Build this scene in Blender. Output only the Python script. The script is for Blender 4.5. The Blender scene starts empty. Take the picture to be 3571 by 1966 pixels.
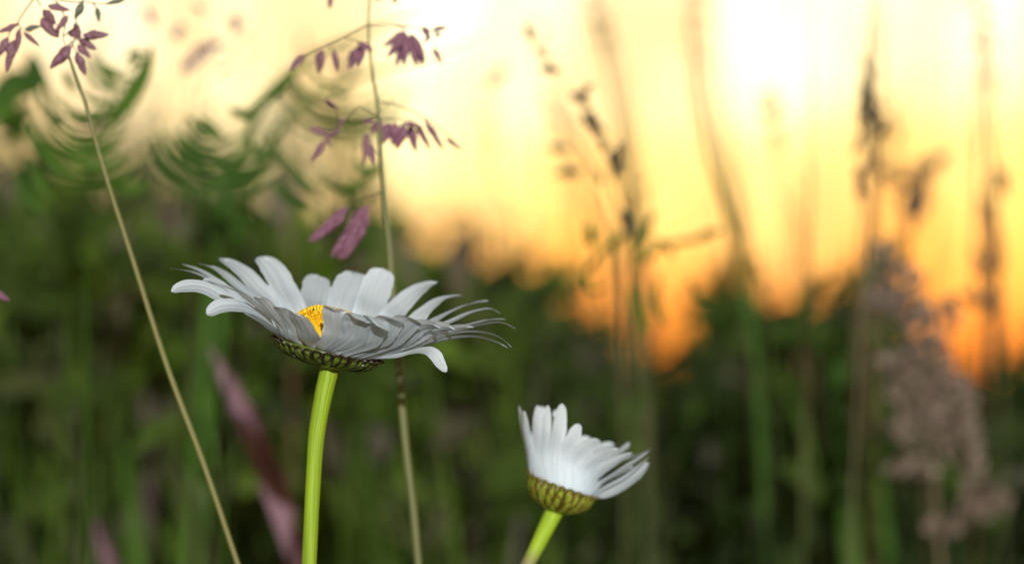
import bpy, math, random
from mathutils import Vector, Matrix
random.seed(7)
sc = bpy.context.scene
C = sc.collection
R = math.radians

# ------------------------------------------------------------------ camera
CAM_H, PITCH, LENS, SENSOR = 0.46, R(2.0), 55.0, 22.3
K = SENSOR / LENS                       # picture width per metre of depth
D0 = 0.333                              # depth of the big daisy
cam_d = bpy.data.cameras.new('camera'); cam = bpy.data.objects.new('camera', cam_d); C.objects.link(cam)
cam.location = (0, 0, CAM_H); cam.rotation_euler = (R(90) + PITCH, 0, 0)
cam_d.lens = LENS; cam_d.sensor_width = SENSOR; cam_d.sensor_fit = 'HORIZONTAL'
cam_d.clip_start = 0.01; cam_d.clip_end = 600
cam_d.dof.use_dof = True; cam_d.dof.focus_distance = 0.327; cam_d.dof.aperture_fstop = 8.0
sc.camera = cam
FWD = Vector((0, math.cos(PITCH), math.sin(PITCH))); UP = Vector((0, -math.sin(PITCH), math.cos(PITCH)))
RIGHT = Vector((1, 0, 0))

# ------------------------------------------------------------------ world (sunset sky)
w = bpy.data.worlds.new('World'); sc.world = w; w.use_nodes = True
nt = w.node_tree; nt.nodes.clear(); N = nt.nodes; L = nt.links
def math_node(nt, op, a, b=None, c=None, clamp=False):
    m = nt.nodes.new('ShaderNodeMath'); m.operation = op; m.use_clamp = clamp
    for i, v in enumerate((a, b, c)):
        if v is None: continue
        if isinstance(v, (int, float)): m.inputs[i].default_value = v
        else: nt.links.new(v, m.inputs[i])
    return m.outputs[0]
def ramp(nt, fac, stops, interp='EASE'):
    r = nt.nodes.new('ShaderNodeValToRGB'); cr = r.color_ramp; cr.interpolation = interp
    while len(cr.elements) < len(stops): cr.elements.new(0.5)
    for e, (p, c) in zip(cr.elements, stops):
        e.position = p; e.color = (*c, 1)
    nt.links.new(fac, r.inputs[0]); return r.outputs[0]
def maprange(nt, v, a, b, c=0.0, d=1.0, smooth=True):
    m = nt.nodes.new('ShaderNodeMapRange'); m.interpolation_type = 'SMOOTHSTEP' if smooth else 'LINEAR'
    nt.links.new(v, m.inputs['Value'])
    for k, x in zip(('From Min', 'From Max', 'To Min', 'To Max'), (a, b, c, d)): m.inputs[k].default_value = x
    return m.outputs[0]
def mixc(nt, f, a, b, mode='MIX'):
    m = nt.nodes.new('ShaderNodeMix'); m.data_type = 'RGBA'; m.blend_type = mode
    for sock, v in ((m.inputs[0], f), (m.inputs[6], a), (m.inputs[7], b)):
        if isinstance(v, (int, float)): sock.default_value = v
        elif isinstance(v, tuple): sock.default_value = (*v, 1)
        else: nt.links.new(v, sock)
    return m.outputs[2]
tc = N.new('ShaderNodeTexCoord'); sep = N.new('ShaderNodeSeparateXYZ'); L.new(tc.outputs['Generated'], sep.inputs[0])
X, Y, Z = sep.outputs
az = math_node(nt, 'ARCTAN2', X, Y)
# rays of warm light and thin cloud: noise stretched, steering elevation a little
mp = N.new('ShaderNodeMapping'); mp.inputs['Scale'].default_value = (14, 14, 22); L.new(tc.outputs['Generated'], mp.inputs[0])
nz = N.new('ShaderNodeTexNoise'); nz.inputs['Scale'].default_value = 1.0; nz.inputs['Detail'].default_value = 2; L.new(mp.outputs[0], nz.inputs[0])
wob = maprange(nt, nz.outputs[0], 0.3, 0.7, -0.012, 0.012)
e = math_node(nt, 'ADD', Z, wob)
ef = maprange(nt, e, 0.0, 0.20, 0, 1, smooth=False)
S_ = 1.7
def st(z, c): return (z / 0.20, tuple(v / S_ for v in c))
right = ramp(nt, ef, [st(0.0, (1.5, .27, .0)), st(.028, (1.45, .36, .0)), st(.055, (1.35, .46, .008)), st(.08, (1.25, .61, .09)),
                      st(.115, (1.28, .86, .40)), st(.16, (1.32, 1.05, .74))])
left = ramp(nt, ef, [st(0.0, (.60, .22, .05)), st(.04, (.82, .40, .14)), st(.07, (.92, .56, .26)), st(.10, (1.06, .73, .39)),
                     st(.16, (1.16, .93, .62))])
side = maprange(nt, az, -0.12, 0.04)
glow = mixc(nt, side, left, right)
glow = mixc(nt, 1.0, glow, (S_, S_, S_), 'MULTIPLY')
# the hidden sun and a second break in the haze brighten the sky round them
def core(a0, wdt):
    return maprange(nt, math_node(nt, 'ABSOLUTE', math_node(nt, 'SUBTRACT', az, a0)), 0.0, wdt, 1, 0)
cores = math_node(nt, 'ADD', core(.108, .055), math_node(nt, 'MULTIPLY', core(-.035, .07), .9))
cores = math_node(nt, 'ADD', cores, math_node(nt, 'MULTIPLY', core(.18, .03), .45))
cores = math_node(nt, 'ADD', cores, math_node(nt, 'MULTIPLY', core(-.115, .05), .45))
cores = math_node(nt, 'ADD', cores, math_node(nt, 'MULTIPLY', core(.055, .03), .45))
cores = math_node(nt, 'MULTIPLY', cores, maprange(nt, e, .02, .075, 0, 1))
glow = mixc(nt, 1.0, glow, mixc(nt, cores, (0, 0, 0), (.35, .50, .30)), 'ADD')
# mottled haze: streaks of brighter and dimmer light
mp2 = N.new('ShaderNodeMapping'); mp2.inputs['Scale'].default_value = (24, 24, 11); mp2.inputs['Rotation'].default_value = (0, R(12), 0); L.new(tc.outputs['Generated'], mp2.inputs[0])
nz2 = N.new('ShaderNodeTexNoise'); nz2.inputs['Scale'].default_value = 1.0; nz2.inputs['Detail'].default_value = 2; L.new(mp2.outputs[0], nz2.inputs[0])
mot = ramp(nt, nz2.outputs[0], [(.36, (.70, .54, .38)), (.49, (.88, .79, .68)), (.60, (1.0, 1.0, 1.0))])
glow = mixc(nt, 1.0, glow, mot, 'MULTIPLY')
glow = mixc(nt, 1.0, glow, (1.22, 1.21, 1.20), 'MULTIPLY')
aaz = math_node(nt, 'ABSOLUTE', math_node(nt, 'SUBTRACT', az, 0.1))
lobe = math_node(nt, 'MULTIPLY', maprange(nt, aaz, 0.35, 1.3, 1, 0), maprange(nt, Z, 0.22, 0.62, 1, 0))
lobe = math_node(nt, 'MULTIPLY', lobe, maprange(nt, Z, -0.03, 0.0, 0, 1))
bg1 = N.new('ShaderNodeBackground'); L.new(glow, bg1.inputs[0]); L.new(lobe, bg1.inputs[1])
sky = N.new('ShaderNodeTexSky'); sky.sky_type = 'NISHITA'; sky.sun_disc = False
sky.sun_elevation = R(9.5); sky.sun_rotation = R(174)
bg2 = N.new('ShaderNodeBackground'); L.new(mixc(nt, 1.0, sky.outputs[0], (.95, .82, .55), 'MULTIPLY'), bg2.inputs[0]); bg2.inputs[1].default_value = 0.07
add = N.new('ShaderNodeAddShader'); L.new(bg1.outputs[0], add.inputs[0]); L.new(bg2.outputs[0], add.inputs[1])
out = N.new('ShaderNodeOutputWorld'); L.new(add.outputs[0], out.inputs[0])

# ------------------------------------------------------------------ the one lamp: a sun type standing for the camera flash, just above the lens
sd = bpy.data.lights.new('flash_sun', 'SUN'); sd.energy = 4.6; sd.angle = R(0.6); sd.color = (0.85, 0.935, 1.0)
flash_sun = bpy.data.objects.new('flash_sun', sd); C.objects.link(flash_sun)
FLASH_ELEV = 9.5
flash_sun.rotation_euler = (R(90 - FLASH_ELEV), 0, R(6))
sc.view_settings.view_transform = 'Standard'; sc.view_settings.look = 'None'; sc.view_settings.exposure = 0; sc.view_settings.gamma = 1
sc.cycles.use_denoising = True
sc.cycles.max_bounces = 8; sc.cycles.transparent_max_bounces = 8
sc.cycles.sample_clamp_indirect = 4

# ------------------------------------------------------------------ helpers
def P(px, py, d):
    """point of the place at depth d seen at photograph pixel (px, py)"""
    x = (px - 1785.5) / 3571 * K * d; y = -(py - 983) / 3571 * K * d
    return Vector((0, 0, CAM_H)) + RIGHT * x + UP * y + FWD * d
PX = K * D0 / 3571                        # size of a pixel at the daisy
def px_at(d): return K * d / 3571
def tag(o, label=None, cat=None, group=None, kind=None):
    if label: o['label'] = label
    if cat: o['category'] = cat
    if group: o['group'] = group
    if kind: o['kind'] = kind
    return o
def empty(name, loc, label, cat, group=None):
    o = bpy.data.objects.new(name, None); C.objects.link(o); o.location = loc; o.empty_display_size = .01
    return tag(o, label, cat, group, 'thing')
def wloc(o):
    v = Vector((0, 0, 0))
    while o: v += o.location; o = o.parent
    return v
class MB:
    def __init__(s): s.v = []; s.f = []; s.uv = []
    def grid(s, rows, closed=False, uvs=None):
        """rows: list of equal-length lists of Vectors"""
        b = len(s.v); n = len(rows[0]); m = len(rows)
        for i, r in enumerate(rows):
            for j, p in enumerate(r):
                s.v.append(p)
                s.uv.append(uvs[i][j] if uvs else (j / max(1, n - (0 if closed else 1)), i / max(1, m - 1)))
        for i in range(m - 1):
            for j in range(n if closed else n - 1):
                k = (j + 1) % n
                s.f.append((b + i * n + j, b + i * n + k, b + (i + 1) * n + k, b + (i + 1) * n + j))
    def build(s, name, mat, parent=None, smooth=True, subsurf=0):
        me = bpy.data.meshes.new(name)
        o0 = wloc(parent) if parent else (s.v[0] if s.v else Vector())
        me.from_pydata([tuple(p - o0) for p in s.v], [], s.f)
        ul = me.uv_layers.new(name='UVMap')
        lv = [0] * len(me.loops); me.loops.foreach_get('vertex_index', lv)
        flat = []
        for i in lv: flat.extend(s.uv[i])
        ul.data.foreach_set('uv', flat)
        me.materials.append(mat)
        if smooth: me.polygons.foreach_set('use_smooth', [True] * len(me.polygons))
        me.update()
        o = bpy.data.objects.new(name, me); C.objects.link(o)
        if parent: o.parent = parent
        else: o.location = o0
        if subsurf:
            m = o.modifiers.new('s', 'SUBSURF'); m.levels = subsurf; m.render_levels = subsurf
        return o
def spline(pts, n):
    """Catmull-Rom through pts (Vectors or floats tuples), n samples"""
    pts = [Vector(p) for p in pts]
    if len(pts) == 2: return [pts[0].lerp(pts[1], i / (n - 1)) for i in range(n)]
    ext = [pts[0] * 2 - pts[1]] + pts + [pts[-1] * 2 - pts[-2]]
    cum = [0.0]
    for a, b in zip(pts, pts[1:]): cum.append(cum[-1] + (b - a).length)
    res = []
    for i in range(n):
        t = cum[-1] * i / (n - 1); k = 0
        while k < len(pts) - 2 and t > cum[k + 1]: k += 1
        u = (t - cum[k]) / max(1e-9, cum[k + 1] - cum[k]); u = min(1, max(0, u))
        p0, p1, p2, p3 = ext[k:k + 4]
        res.append(0.5 * ((2 * p1) + (p2 - p0) * u + (2 * p0 - 5 * p1 + 4 * p2 - p3) * u * u + (-p0 + 3 * p1 - 3 * p2 + p3) * u ** 3))
    return res
def tangents(c):
    return [((c[min(i + 1, len(c) - 1)] - c[max(i - 1, 0)]).normalized()) for i in range(len(c))]
def lerp_list(vals, t):
    x = t * (len(vals) - 1); i = min(int(x), len(vals) - 2); u = x - i
    return vals[i] * (1 - u) + vals[i + 1] * u
def tail_pts(c, foot, k=10):
    """the lower stalk: leaves along the end tangent of c and bends down to foot"""
    t = (c[-1] - c[-2]).normalized(); h = (foot - c[-1]).length
    a, b, d_ = c[-1], c[-1] + t * h * .3, foot + Vector((0, 0, h * .4))
    out_ = []
    for i in range(1, k + 1):
        u = i / k; v = 1 - u
        out_.append(a * v ** 3 + b * 3 * v * v * u + d_ * 3 * v * u * u + foot * u ** 3)
    return out_
def tube(mb, pts, radii, n=16, seg=10, ribs=0, ribamp=0.0, cap=True, foot=None):
    c = spline(pts, n); nv = n
    if foot is not None: c = c + tail_pts(c, foot, 14); n = len(c)
    T = tangents(c); rows = []
    ref = Vector((0, 1, 0)) if abs(T[0].y) < .9 else Vector((1, 0, 0))
    a = T[0].cross(ref).normalized()
    for i, p in enumerate(c):
        a = (a - T[i] * a.dot(T[i])).normalized(); b = T[i].cross(a)
        r = lerp_list(radii, min(1, i / (nv - 1)))
        row = []
        for j in range(seg):
            th = 2 * math.pi * j / seg
            rr = r * (1 + (ribamp * math.cos(ribs * th) if ribs else 0))
            row.append(p + a * math.cos(th) * rr + b * math.sin(th) * rr)
        rows.append(row)
    if cap:
        rows = [[c[0]] * seg] + rows + [[c[-1]] * seg]
    mb.grid(rows, closed=True)
def ribbon(mb, pts, width, facing=None, roll=0.0, twist=0.0, fold=.15, n=14, m=3, prof='blade', tipw=0.02, wave=0.0, foot=None):
    """a leaf blade: pts are world points along its midrib"""
    c = spline(pts, n); k0 = 0
    if foot is not None: tl = tail_pts(c[::-1], foot, 8); c = tl[::-1] + c; k0 = 8; n = len(c)
    T = tangents(c); rows = []; uvs = []
    for i, p in enumerate(c):
        s = max(0, i - k0) / (n - 1 - k0); t = T[i]
        f = facing if facing is not None else -FWD
        wv = t.cross(f)
        if wv.length < 1e-4: wv = t.cross(Vector((1, 0, 0.3)))
        wv.normalize(); wv = Matrix.Rotation(roll + twist * s, 3, t) @ wv
        nn = wv.cross(t)
        if prof == 'blade': k = min(1, .55 + s * 2) * (1 - s ** 2.2) + tipw
        elif prof == 'leaf': k = math.sin(math.pi * min(1, s * .97 + .03)) ** .8 + tipw
        else: k = 1 - .3 * s
        row = []; ur = []
        for j in range(m):
            u = -1 + 2 * j / (m - 1)
            row.append(p + wv * (u * width * .5 * k) + nn * (abs(u) * width * fold * k + wave * math.sin(9 * s + u)))
            ur.append((u * .5 + .5, s))
        rows.append(row); uvs.append(ur)
    mb.grid(rows, uvs=uvs)

# ------------------------------------------------------------------ materials
def new_mat(name):
    m = bpy.data.materials.new(name); m.use_nodes = True; t = m.node_tree; t.nodes.clear()
    o = t.nodes.new('ShaderNodeOutputMaterial'); return m, t, o
def leafy(name, col, transl=.3, rough=.5, spec=.3, bump=0.0, bscale=(40, 1, 1), bdist=.0002, var=0.0):
    """thin plant tissue: glossy-diffuse front plus light coming through. col(t) returns a colour socket or tuple"""
    m, t, o = new_mat(name)
    c = col(t) if callable(col) else col
    b = t.nodes.new('ShaderNodeBsdfPrincipled'); b.inputs['Roughness'].default_value = rough
    b.inputs['Specular IOR Level'].default_value = spec
    tr = t.nodes.new('ShaderNodeBsdfTranslucent'); mx = t.nodes.new('ShaderNodeMixShader'); mx.inputs[0].default_value = transl
    for s in (b.inputs['Base Color'], tr.inputs['Color']):
        if isinstance(c, tuple): s.default_value = (*c, 1)
        else: t.links.new(c, s)
    if bump:
        uv = t.nodes.new('ShaderNodeTexCoord'); mp = t.nodes.new('ShaderNodeMapping'); mp.inputs['Scale'].default_value = bscale
        t.links.new(uv.outputs['UV'], mp.inputs[0]); nz = t.nodes.new('ShaderNodeTexNoise'); nz.inputs['Scale'].default_value = 1; nz.inputs['Detail'].default_value = 3
        t.links.new(mp.outputs[0], nz.inputs[0]); bp = t.nodes.new('ShaderNodeBump'); bp.inputs['Strength'].default_value = bump; bp.inputs['Distance'].default_value = bdist
        t.links.new(nz.outputs[0], bp.inputs['Height']); t.links.new(bp.outputs[0], b.inputs['Normal']); t.links.new(bp.outputs[0], tr.inputs['Normal'])
    t.links.new(b.outputs[0], mx.inputs[1]); t.links.new(tr.outputs[0], mx.inputs[2]); t.links.new(mx.outputs[0], o.inputs[0])
    return m
def uvnoise(t, scale, detail=3):
    uv = t.nodes.new('ShaderNodeTexCoord'); mp = t.nodes.new('ShaderNodeMapping'); mp.inputs['Scale'].default_value = scale
    t.links.new(uv.outputs['UV'], mp.inputs[0]); nz = t.nodes.new('ShaderNodeTexNoise'); nz.inputs['Scale'].default_value = 1; nz.inputs['Detail'].default_value = detail
    t.links.new(mp.outputs[0], nz.inputs[0]); return nz.outputs[0]
def uvxy(t):
    uv = t.nodes.new('ShaderNodeTexCoord'); s = t.nodes.new('ShaderNodeSeparateXYZ'); t.links.new(uv.outputs['UV'], s.inputs[0]); return s.outputs
def objnoise(t, scale, detail=2):
    tcn = t.nodes.new('ShaderNodeNewGeometry'); nz = t.nodes.new('ShaderNodeTexNoise'); nz.inputs['Scale'].default_value = scale; nz.inputs['Detail'].default_value = detail
    t.links.new(tcn.outputs['Position'], nz.inputs[0]); return nz.outputs[0]
def island(t):
    g = t.nodes.new('ShaderNodeNewGeometry'); return g.outputs['Random Per Island']

def petal_col(t):
    v = uvnoise(t, (16, 1.2, 1)); c = ramp(t, v, [(.32, (.70, .75, .78)), (.55, (.83, .86, .87)), (.8, (.88, .90, .90))])
    ys = uvxy(t)[1]; f = maprange(t, ys, .0, .10)
    sp = maprange(t, uvnoise(t, (9, 26, 1), 1), .74, .79); c = mixc(t, math_node(t, 'MULTIPLY', sp, .55), c, (.42, .30, .10))
    return mixc(t, f, (.70, .72, .50), c)
M_PETAL = leafy('petal_white', petal_col, transl=.5, rough=.55, spec=.3, bump=.22, bscale=(11, .8, 1), bdist=.00035)
def disc_col(t):
    v = island(t); return ramp(t, v, [(0, (.70, .32, .008)), (.4, (.86, .48, .01)), (1, (.95, .66, .04))])
M_DISC = leafy('disc_florets', disc_col, transl=.12, rough=.6, spec=.2)
def bract_col(dark, mid, tip):
    def f(t):
        x, y, _ = uvxy(t)
        edge = math_node(t, 'ABSOLUTE', math_node(t, 'SUBTRACT', x, .5))
        nse = uvnoise(t, (6, 5, 1)); edge = math_node(t, 'ADD', edge, math_node(t, 'MULTIPLY', math_node(t, 'SUBTRACT', nse, .5), .14))
        me_ = maprange(t, edge, .17, .33); mt = maprange(t, y, .72, .95)
        g = ramp(t, uvnoise(t, (10, 2, 1)), [(.3, tuple(v * .7 for v in mid)), (.7, mid)])
        c = mixc(t, me_, g, dark); return mixc(t, mt, c, tip)
    return f
M_BRACT = leafy('bract_dark_edged', bract_col((.018, .012, .005), (.13, .175, .02), (.03, .016, .006)), transl=.08, rough=.4, spec=.5)
M_BRACT2 = leafy('bract_olive', bract_col((.10, .065, .008), (.33, .38, .03), (.16, .075, .01)), transl=.15, rough=.45, spec=.4)
def stem_col(a, b, low=None, lowpos=(0, 1)):
    def f(t):
        v = uvnoise(t, (34, 3, 1), 4); c = ramp(t, v, [(.25, a), (.75, b)])
        sp = uvnoise(t, (160, 700, 1), 1); s = maprange(t, sp, .66, .74); c = mixc(t, math_node(t, 'MULTIPLY', s, .45), c, (.75, .8, .45))  # pale sparkle glints painted into the stem colour
        if low:
            y = uvxy(t)[1]; c = mixc(t, maprange(t, y, *lowpos), c, low)
        return c
    return f
M_STEM = leafy('daisy_stem_green', stem_col((.21, .31, .008), (.38, .50, .018)), transl=.22, rough=.45, spec=.35, bump=.6, bscale=(60, 300, 1), bdist=.0001)
M_STEM2 = leafy('daisy_stem_pinkish', stem_col((.24, .36, .01), (.38, .50, .02), (.24, .17, .09), (.45, .82)), transl=.1, rough=.45, spec=.4)
M_STRAW = leafy('grass_stalk_straw', stem_col((.13, .115, .028), (.20, .17, .045)), transl=.05, rough=.45)
M_STRAW2 = leafy('grass_stalk_olive', stem_col((.10, .10, .03), (.17, .16, .05)), transl=.05, rough=.45)
M_STALKP = leafy('grass_branch_brown', (.13, .10, .05), transl=.1, rough=.6, spec=.1)
def spik_col(a, b, c3):
    def f(t):
        x, y, _ = uvxy(t); v = uvnoise(t, (7, 2, 1)); c = ramp(t, v, [(.3, a), (.6, b), (.8, c3)])
        edge = math_node(t, 'ABSOLUTE', math_node(t, 'SUBTRACT', x, .5)); me_ = maprange(t, edge, .38, .5)
        return mixc(t, math_node(t, 'MULTIPLY', me_, .7), c, (.55, .45, .42))
    return f
M_SPIK = leafy('spikelet_purple', spik_col((.16, .055, .075), (.34, .16, .18), (.54, .42, .36)), transl=.35, rough=.5)
M_SPIKG = leafy('spikelet_green_grey', spik_col((.12, .13, .08), (.22, .22, .15), (.30, .18, .20)), transl=.35, rough=.5)
M_SPIKP = leafy('spikelet_pink', spik_col((.17, .055, .09), (.29, .12, .16), (.58, .48, .44)), transl=.35, rough=.5)
M_SPIKD = leafy('spikelet_dusky', spik_col((.18, .06, .09), (.30, .13, .17), (.42, .28, .28)), transl=.3, rough=.55)
def green(a, b):
    return lambda t: ramp(t, objnoise(t, 60), [(.35, a), (.65, b)])
M_ARCH = leafy('arching_leaf_green', green((.035, .08, .008), (.075, .14, .015)), transl=.35, rough=.6, spec=.1)
M_BLADE = leafy('blade_green', green((.025, .06, .006), (.05, .10, .012)), transl=.35, rough=.6, spec=.1)
M_BLADEB = leafy('blade_brownish', green((.07, .075, .025), (.13, .12, .045)), transl=.4, rough=.6, spec=.1)
M_PURP = leafy('blade_purple', green((.11, .04, .055), (.21, .10, .11)), transl=.25, rough=.55)
M_SPIKT = leafy('spikelet_brown', spik_col((.05, .04, .02), (.10, .065, .035), (.17, .11, .08)), transl=.3, rough=.6)
M_MAUVE = leafy('blade_mauve', green((.07, .045, .035), (.12, .085, .06)), transl=.25, rough=.6, spec=.1)
M_FLUFF = leafy('fluffy_spikelets', lambda t: ramp(t, island(t), [(0, (.07, .045, .03)), (.5, (.22, .145, .10)), (1, (.46, .34, .25))]), transl=.3, rough=.7)
def meadow_col(t):
    big = objnoise(t, 9.0, 2)
    a = ramp(t, island(t), [(0, (.022, .034, .008)), (.3, (.045, .07, .010)), (.55, (.08, .14, .012)), (.78, (.13, .20, .02)), (.9, (.12, .09, .05)), (1, (.20, .16, .11))], 'LINEAR')
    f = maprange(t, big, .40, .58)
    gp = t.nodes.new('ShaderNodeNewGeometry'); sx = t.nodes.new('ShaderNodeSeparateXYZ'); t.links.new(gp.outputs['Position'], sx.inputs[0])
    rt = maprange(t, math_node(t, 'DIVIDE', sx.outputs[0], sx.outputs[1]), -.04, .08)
    a = mixc(t, rt, a, mixc(t, .5, a, (.014, .030, .010)))  # weaker light at right painted in as darker meadow colour
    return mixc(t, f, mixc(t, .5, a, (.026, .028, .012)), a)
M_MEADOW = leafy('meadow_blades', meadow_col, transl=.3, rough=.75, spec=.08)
M_DRY = leafy('dry_stems', lambda t: ramp(t, island(t), [(0, (.10, .07, .03)), (.5, (.20, .13, .06)), (1, (.07, .10, .03))]), transl=.5, rough=.7, spec=.05)
M_HEDGE = leafy('hedge_leaves', lambda t: ramp(t, island(t), [(0, (.022, .032, .010)), (.6, (.04, .06, .016)), (1, (.05, .075, .014))]), transl=.25, rough=.8, spec=.05)
mg, t, o = new_mat('meadow_ground')
b = t.nodes.new('ShaderNodeBsdfPrincipled'); b.inputs['Roughness'].default_value = .95
t.links.new(ramp(t, objnoise(t, 3.0, 6), [(.3, (.02, .016, .008)), (.5, (.03, .04, .012)), (.75, (.05, .065, .02))]), b.inputs['Base Color'])
t.links.new(b.outputs[0], o.inputs[0])

# ------------------------------------------------------------------ ground
g = MB(); G = 60
xs = [-300 + 600 * i / G for i in range(G + 1)]
g.grid([[Vector((x, y, 0)) for x in xs] for y in xs])
go = g.build('ground', mg); tag(go, kind='structure')

# ------------------------------------------------------------------ meadow grass (uncountable)
SIL = [(-2500, 560), (0, 570), (300, 680), (450, 690), (620, 650), (800, 680), (1000, 700), (1300, 810), (1400, 880), (1560, 900), (1700, 880), (1850, 960), (1990, 1010), (2060, 1160),
       (2250, 1280), (2410, 1270), (2450, 1000), (2520, 900), (2610, 950), (2660, 1060), (2870, 1080), (2930, 900), (3060, 870), (3120, 1130), (3280, 1340), (3510, 1420), (3571, 1260), (3700, 1100), (6000, 1100)]
def sil(x):
    for (x0, y0), (x1, y1) in zip(SIL, SIL[1:]):
        if x <= x1: return y0 + (y1 - y0) * (x - x0) / (x1 - x0)
    return SIL[-1][1]
def ground_root(tip, lean):
    return Vector((tip.x + lean[0], tip.y + lean[1], 0))
md = MB()
for i in range(7000):
    x = random.uniform(-1300, 4900); d = .62 * math.exp(random.random() ** .9 * 2.1)
    y = sil(x) + 15 + random.expovariate(1 / 260.) + (40 if random.random() < .85 else -30) + (35 if x > 2000 else 0)
    if y > 2300: continue
    tip = P(x, y, d)
    if tip.z < .08: continue
    root = ground_root(tip, (random.gauss(0, .11), random.gauss(0, .06)))
    mid = root.lerp(tip, .55) + Vector((random.gauss(0, .012), random.gauss(0, .012), .02))
    droop = random.random() < .35
    pts = [root, mid, tip]
    if droop: pts.append(tip + Vector((random.gauss(0, .03), random.gauss(0, .02), -random.uniform(.01, .05))))
    ribbon(md, pts, random.uniform(.0025, .0065) * math.sqrt(d) * 1.25, roll=random.uniform(-1.1, 1.1), twist=random.uniform(-1, 1), n=7, m=3)
# broad leaves and seed heads mixed through it
for i in range(10000):
    x = random.uniform(-1200, 4800); d = .66 * math.exp(random.random() * 1.9)
    y = sil(x) + 70 + random.uniform(0, 1000)
    if y > 2250: continue
    p = P(x, y, d)
    if p.z < .03: continue
    L_ = random.uniform(.010, .027) * math.sqrt(d)
    dr = Vector((random.gauss(0, 1), random.gauss(0, .6), random.gauss(.2, .8))).normalized()
    ribbon(md, [p, p + dr * L_ * .5 + Vector((0, 0, .003)), p + dr * L_], L_ * random.uniform(.2, .42), roll=random.uniform(-1.3, 1.3), n=5, m=3, prof='leaf')
dry = MB()
for (x0, y0, x1, y1, sp, cnt) in ((2060, -150, 2220, 900, 45, 5), (1990, 200, 2150, 900, 50, 3), (2400, -150, 2560, 900, 45, 5), (2460, 200, 2600, 1000, 50, 4), (3060, -150, 3040, 900, 40, 5), (3130, 400, 3080, 1000, 70, 3),
                                   (3440, -150, 3470, 900, 55, 4), (2250, 500, 2300, 1100, 110, 4), (3230, 450, 3220, 1000, 70, 3), (2750, 200, 2790, 1000, 110, 3), (1680, 200, 1800, 850, 90, 3),
                                   (1860, 100, 1990, 800, 60, 4), (620, 100, 600, 600, 330, 7), (1200, 150, 1150, 600, 150, 6)):
    for k in range(cnt):
        d = random.uniform(.62, 1.15); o_ = random.gauss(0, sp * .6); tip = P(x0 + o_, y0 + random.uniform(-40, 260), d); low = P(x1 + o_ + random.gauss(0, sp * .4), y1, d)
        dirr = (low - tip).normalized(); foot_ = Vector((low.x + dirr.x * .12, low.y + .02, 0))
        ribbon(dry, [low + (foot_ - low) * .55, low, low.lerp(tip, .5) + Vector((random.gauss(0, .004), 0, 0)), tip], random.uniform(.0018, .0042) * d * 1.2, roll=random.uniform(-.8, .8), n=14, foot=foot_)
        for q in range(random.choice((0, 0, 4, 9))):                       # a few small seeds near its tip
            c_ = tip.lerp(low, random.uniform(0, .3)); dv = Vector((random.gauss(0, .5), random.gauss(0, .3), random.uniform(.2, 1))).normalized() * .006 * d
            ribbon(dry, [c_, c_ + dv * .5, c_ + dv], .0024 * d, n=4, prof='leaf')
do = dry.build('tall_dry_grass', M_DRY); tag(do, 'soft tall dry grass stems streaking up across the glowing sky', 'grass', kind='stuff')
for i in range(420):
    x = random.uniform(-900, 1800) if i % 3 else random.uniform(1400, 4300); d = random.uniform(.58, 1.0); y = sil(x) + random.uniform(90, 1150); p = P(x, y, d)
    if p.z < .05: continue
    L_ = random.uniform(.016, .038) * d; dr = Vector((random.gauss(0, 1), random.gauss(0, .5), random.gauss(.1, .6))).normalized()
    ribbon(md, [p, p + dr * L_ * .5 + Vector((0, 0, .002)), p + dr * L_], L_ * random.uniform(.3, .5), roll=random.uniform(-.7, .7), n=6, m=3, prof='leaf')
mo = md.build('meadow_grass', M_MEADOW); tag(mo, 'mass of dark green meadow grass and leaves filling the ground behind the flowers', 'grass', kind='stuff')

# ------------------------------------------------------------------ hedgerow far behind
hd = MB()
HS = [(-3000, 600), (0, 640), (700, 700), (1200, 800), (1500, 900), (1800, 960), (2000, 1130), (2200, 1300), (2400, 1300), (2520, 1100), (2800, 1170), (3000, 1100), (3150, 1240), (3400, 1400), (3550, 1330), (6500, 1100)]
def hs(x):
    for (x0, y0), (x1, y1) in zip(HS, HS[1:]):
        if x <= x1: return y0 + (y1 - y0) * (x - x0) / (x1 - x0)
    return HS[-1][1]
for i in range(14000):
    d = random.uniform(9, 15); x = random.uniform(-2500, 6000)
    top = P(x, hs(x) + 25 * math.sin(x * .02) + 40, d).z
    z = top * random.random() ** .6
    if z < .02: continue
    p = P(x, 1290, d); p.z = z
    dr = Vector((random.gauss(0, 1), random.gauss(0, 1), random.gauss(0, 1))).normalized(); q = .16
    ribbon(hd, [p, p + dr * q * .5, p + dr * q], q * .6, roll=random.uniform(-1.5, 1.5), n=3, m=2, prof='leaf')
# sparse sprays of leaves standing up out of the hedge, gaps of sky between them
for i in range(3600):
    if i < 2500: x = random.uniform(-1500, 1350); y = 710 - abs(random.gauss(0, 180)) + 60 * math.sin(x * .011)
    else: x = random.uniform(1350, 4600); y = hs(x) - abs(random.gauss(0, 120))
    d = random.uniform(5, 9); p = P(x, y, d); dr = Vector((random.gauss(0, 1), random.gauss(0, 1), random.gauss(0, 1))).normalized(); q = .034 * d / 6
    ribbon(hd, [p, p + dr * q * .5, p + dr * q], q * .6, roll=random.uniform(-1.5, 1.5), n=3, m=2, prof='leaf')
for i in range(60):
    x = random.uniform(-1500, 4600); d = random.uniform(5, 9); p = P(x, hs(x) - random.uniform(0, 350 if x < 1350 else 200), d); f_ = Vector((p.x + random.gauss(0, .2), p.y, 0))
    tube(hd, [p, p.lerp(f_, .5) + Vector((random.gauss(0, .06), 0, 0)), f_], [.002, .006, .012], n=8, seg=4)
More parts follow.
